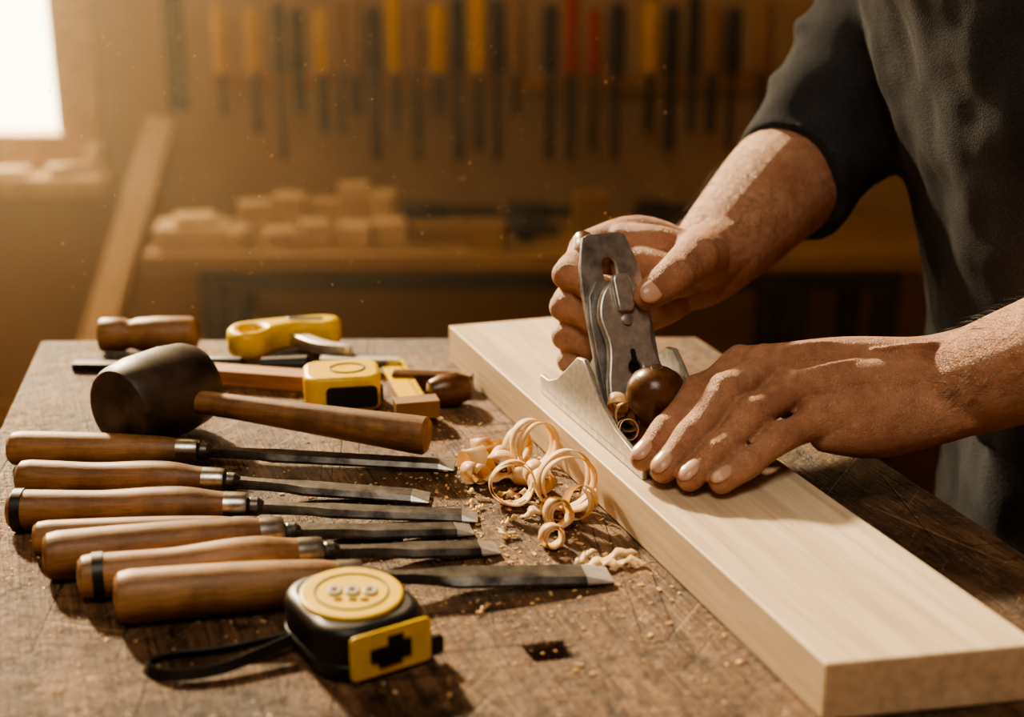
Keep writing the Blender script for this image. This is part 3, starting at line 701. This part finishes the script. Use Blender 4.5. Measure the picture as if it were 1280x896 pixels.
mb.tube([(.118, .945, 1.052), (.080, .949, 1.056), M2[0]], [.018, .0160, .0130], 0)
mb.tube([(.115, .943, 1.045), (.080, .946, 1.038), R2[0]], [.018, .0160, .0126], 0)
mb.tube([(.112, .938, 1.038), (.080, .937, 1.020), P2[0]], [.018, .0160, .0118], 0)
mb.tube([(.105, .932, 1.035), (.085, .925, 1.025), (.075, .920, 1.020)], [.018, .0150, .012], 0)
T2 = [(.124, .940, 1.056), (.124, .912, 1.068), (.116, .884, 1.074), (.101, .860, 1.069), (.0840, .848, 1.060)]
mb.tube(T2, [.021, .0195, .0150, .0128, .0096], 0); mb.ball(V(T2[3]) + V((.001, -.002, .002)), .0124); mb.ball(V(T2[2]) + V((.002, 0, .002)), .0148)
mb.tube([(.150, .965, 1.064), (.135, .942, 1.062), (.122, .920, 1.064)], [.026, .0235, .0200], 0)
mb.tube([(.118, .925, 1.062), (.095, .925, 1.072), (.070, .930, 1.075)], [.018, .0150, .012], 0)
mb.tube([(.112, .915, 1.058), (.100, .905, 1.060), (.085, .912, 1.066)], [.018, .0150, .012], 0)
nail(nb, T2[4], T2[3], (.2, -.9, .55), r=.0098, l=.0078)
h2 = mb.obj('right_arm_and_hand', [M_skin], rem=.0012, sm=5, parent=man)
n_ = nb.obj('fingernails', [M_nail], parent=man, smooth=80); so = n_.modifiers.new('s', 'SOLIDIFY'); so.thickness = .0005; so.offset = 0
hairs.obj('arm_hair', [M_hair], parent=man)

# shirt
mb = MB()
def ell(c, rx, ry, n=40):
    return [V((c[0] + rx * math.copysign(abs(math.cos(t)) ** .85, math.cos(t)), c[1] + ry * math.copysign(abs(math.sin(t)) ** .85, math.sin(t)), c[2])) for t in [2 * math.pi * i / n for i in range(n)]]
tor = [((.450, .955, .945), .136, .178), ((.442, .955, .98), .134, .176), ((.422, .955, 1.05), .130, .172), ((.392, .955, 1.15), .132, .185), ((.362, .955, 1.25), .131, .20), ((.348, .955, 1.33), .118, .205), ((.345, .955, 1.39), .090, .17), ((.343, .955, 1.425), .066, .10), ((.342, .955, 1.445), .058, .07)]
mb.rings([ell(c, a_, b_) for c, a_, b_ in tor], 0)
mb.tube([(.36, 1.06, 1.35), (.35, 1.11, 1.34), (.305, 1.10, 1.245), (.252, 1.075, 1.15), (.221, 1.056, 1.108), (.204, 1.037, 1.096)], [.07, .070, .062, .055, .0515, .0480], 0, 30, 6, round_=False)
for p, rr_ in (((.238, 1.068, 1.130), .0555), ((.260, 1.080, 1.168), .0580), ((.295, 1.096, 1.225), .0625)):
    c = V(p); d = V((.10, .05, .17)).normalized(); e1 = d.cross(V((0, 0, 1))).normalized(); e2 = d.cross(e1)
    pts = [c + e1 * (rr_ - .004) * math.cos(t) + e2 * (rr_ - .004) * math.sin(t) + d * .012 * math.sin(t * 1 + rr_ * 400) for t in [2 * math.pi * i / 20 for i in range(15)]]
    mb.tube(pts, [.003] + [.0075] * 13 + [.003], 0, 10, 2)
mb.tube([(.37, .86, 1.35), (.40, .79, 1.35), (.44, .73, 1.26), (.455, .69, 1.19)], [.07, .070, .062, .056], 0, 30, 6, round_=False)
shirt = mb.obj('shirt', [M_shirt], rem=.005, sm=4, parent=man)
tx = bpy.data.textures.new('folds', 'CLOUDS'); tx.noise_scale = .10; tx.noise_depth = 2
dm = shirt.modifiers.new('d', 'DISPLACE'); dm.texture = tx; dm.strength = .024; dm.mid_level = .5; dm.texture_coords = 'LOCAL'
# trousers
mb = MB()
mb.rings([ell(c, a_, b_) for c, a_, b_ in [((.452, .955, .97), .122, .165), ((.452, .955, .90), .128, .172), ((.455, .955, .82), .125, .175), ((.46, .955, .76), .10, .15)]], 0)
for y, fx in ((.865, .44), (1.045, .52)):
    mb.tube([(.462, y, .86), (.455, y, .70), ((.45 + fx) / 2, y, .48), (fx + .01, y, .28), (fx + .02, y, .085)], [.090, .086, .066, .060, .055], 0, 26, 6, round_=False)
tr = mb.obj('trousers', [M_trous], rem=.008, sm=3, parent=man)
dm = tr.modifiers.new('d', 'DISPLACE'); dm.texture = tx; dm.strength = .03; dm.mid_level = .5; dm.texture_coords = 'LOCAL'
for y, fx in ((.865, .44), (1.045, .52)):
    mb = MB(); mb.tube([(fx + .05, y, .045), (fx - .02, y, .05), (fx - .10, y, .036), (fx - .16, y, .032)], [.042, .046, .038, .030], 0, 22, 5)
    mb.box((fx - .055, y, .010), (.27, .085, .02)); mb.obj('boot', [M_leather], rem=.005, sm=3, parent=man)
# head and neck
mb = MB()
mb.tube([(.342, .955, 1.40), (.330, .955, 1.48), (.315, .955, 1.55)], [.062, .056, .055], 0, 26, 5)
mb.ball((.305, .955, 1.62), (.095, .076, .112)); mb.ball((.265, .955, 1.565), (.062, .055, .055)); mb.tube([(.212, .955, 1.635), (.198, .955, 1.605), (.190, .955, 1.592)], [.009, .012, .014])
mb.ball((.223, .955, 1.652), (.014, .05, .010))
for s in (-1, 1): mb.ball((.318, .955 + s * .078, 1.615), (.020, .009, .032))
mb.obj('head', [M_skin], rem=.004, sm=3, parent=man)
mb = MB(); mb.ball((.318, .955, 1.648), (.098, .082, .098)); mb.ball((.35, .955, 1.60), (.07, .074, .08)); mb.obj('hair', [M_hair], rem=.005, sm=2, parent=man)
mb = MB()
for s in (-1, 1): mb.ball((.219, .955 + s * .030, 1.628), (.011, .014, .009))
mb.obj('eyes', [M_eye], parent=man)
mb = MB(); mb.ball((.205, .955, 1.560), (.010, .024, .007)); mb.obj('mouth', [M_lip], parent=man)

# ------------------------------------------------------------------ sunlit dusty air in the back of the room
hm, hnt, hbs = newmat('dusty_air'); hnt.nodes.remove(hbs)
vs_ = hnt.nodes.new('ShaderNodeVolumeScatter'); vs_.inputs['Color'].default_value = (1, .84, .60, 1); vs_.inputs['Density'].default_value = .050; vs_.inputs['Anisotropy'].default_value = .6
hnt.links.new(vs_.outputs[0], hnt.nodes['Material Output'].inputs['Volume'])
boxobj('dusty_air', (X0 + .02, 1.30, .72), (X1 - .02, 3.12, H - .02), hm)

# ------------------------------------------------------------------ lights
def light(name, kind, loc, energy=10, color=(1, 1, 1), size=1, sy=None, target=None):
    l = bpy.data.lights.new(name, kind); l.energy = energy; l.color = color
    if kind == 'AREA':
        l.size = size
        if sy: l.shape = 'RECTANGLE'; l.size_y = sy
    if kind == 'SUN': l.angle = size
    o = bpy.data.objects.new(name, l); COL.objects.link(o); o.location = loc
    if target is not None: o.rotation_euler = (V(target) - V(loc)).to_track_quat('-Z', 'Y').to_euler()
    return o
light('sun', 'SUN', (-2, 5, 4), energy=11, color=(1, .76, .47), size=math.radians(3), target=(-2 + .55, 5 - .95, 4 - .60))
light('window_daylight', 'AREA', ((WX0 + WX1) / 2, Y1 + .25, 1.9), energy=58, color=(1, .70, .39), size=1.0, sy=2.1, target=(-.6, 0, .9))
light('overhead_fill', 'AREA', (-.15, -.15, 2.5), energy=12.5, color=(1, .87, .70), size=.6, target=(.05, .85, .95))  # added soft fill for bench, hands and plane iron; not a fixture of the room
light('wall_wash_fill', 'AREA', (-.5, 2.4, 2.7), energy=8, color=(1, .66, .34), size=.5, target=(-.6, 3.3, .7))  # added warm wash to brighten the back wall; no lamp hangs there
w = bpy.data.worlds.new('World'); scn.world = w; w.use_nodes = True
bg = w.node_tree.nodes['Background']; bg.inputs[0].default_value = (1, .82, .52, 1); bg.inputs[1].default_value = 8

# ------------------------------------------------------------------ camera
cam = bpy.data.cameras.new('camera'); co = bpy.data.objects.new('camera', cam); COL.objects.link(co)
co.location = (0, 0, 1.30); co.rotation_euler = (math.pi / 2 - math.atan(589 / 1778), 0, 0)
cam.lens = 50.0; cam.sensor_width = 36; cam.clip_start = .01
cam.dof.use_dof = True; cam.dof.focus_distance = .85; cam.dof.aperture_fstop = 4.5
scn.camera = co
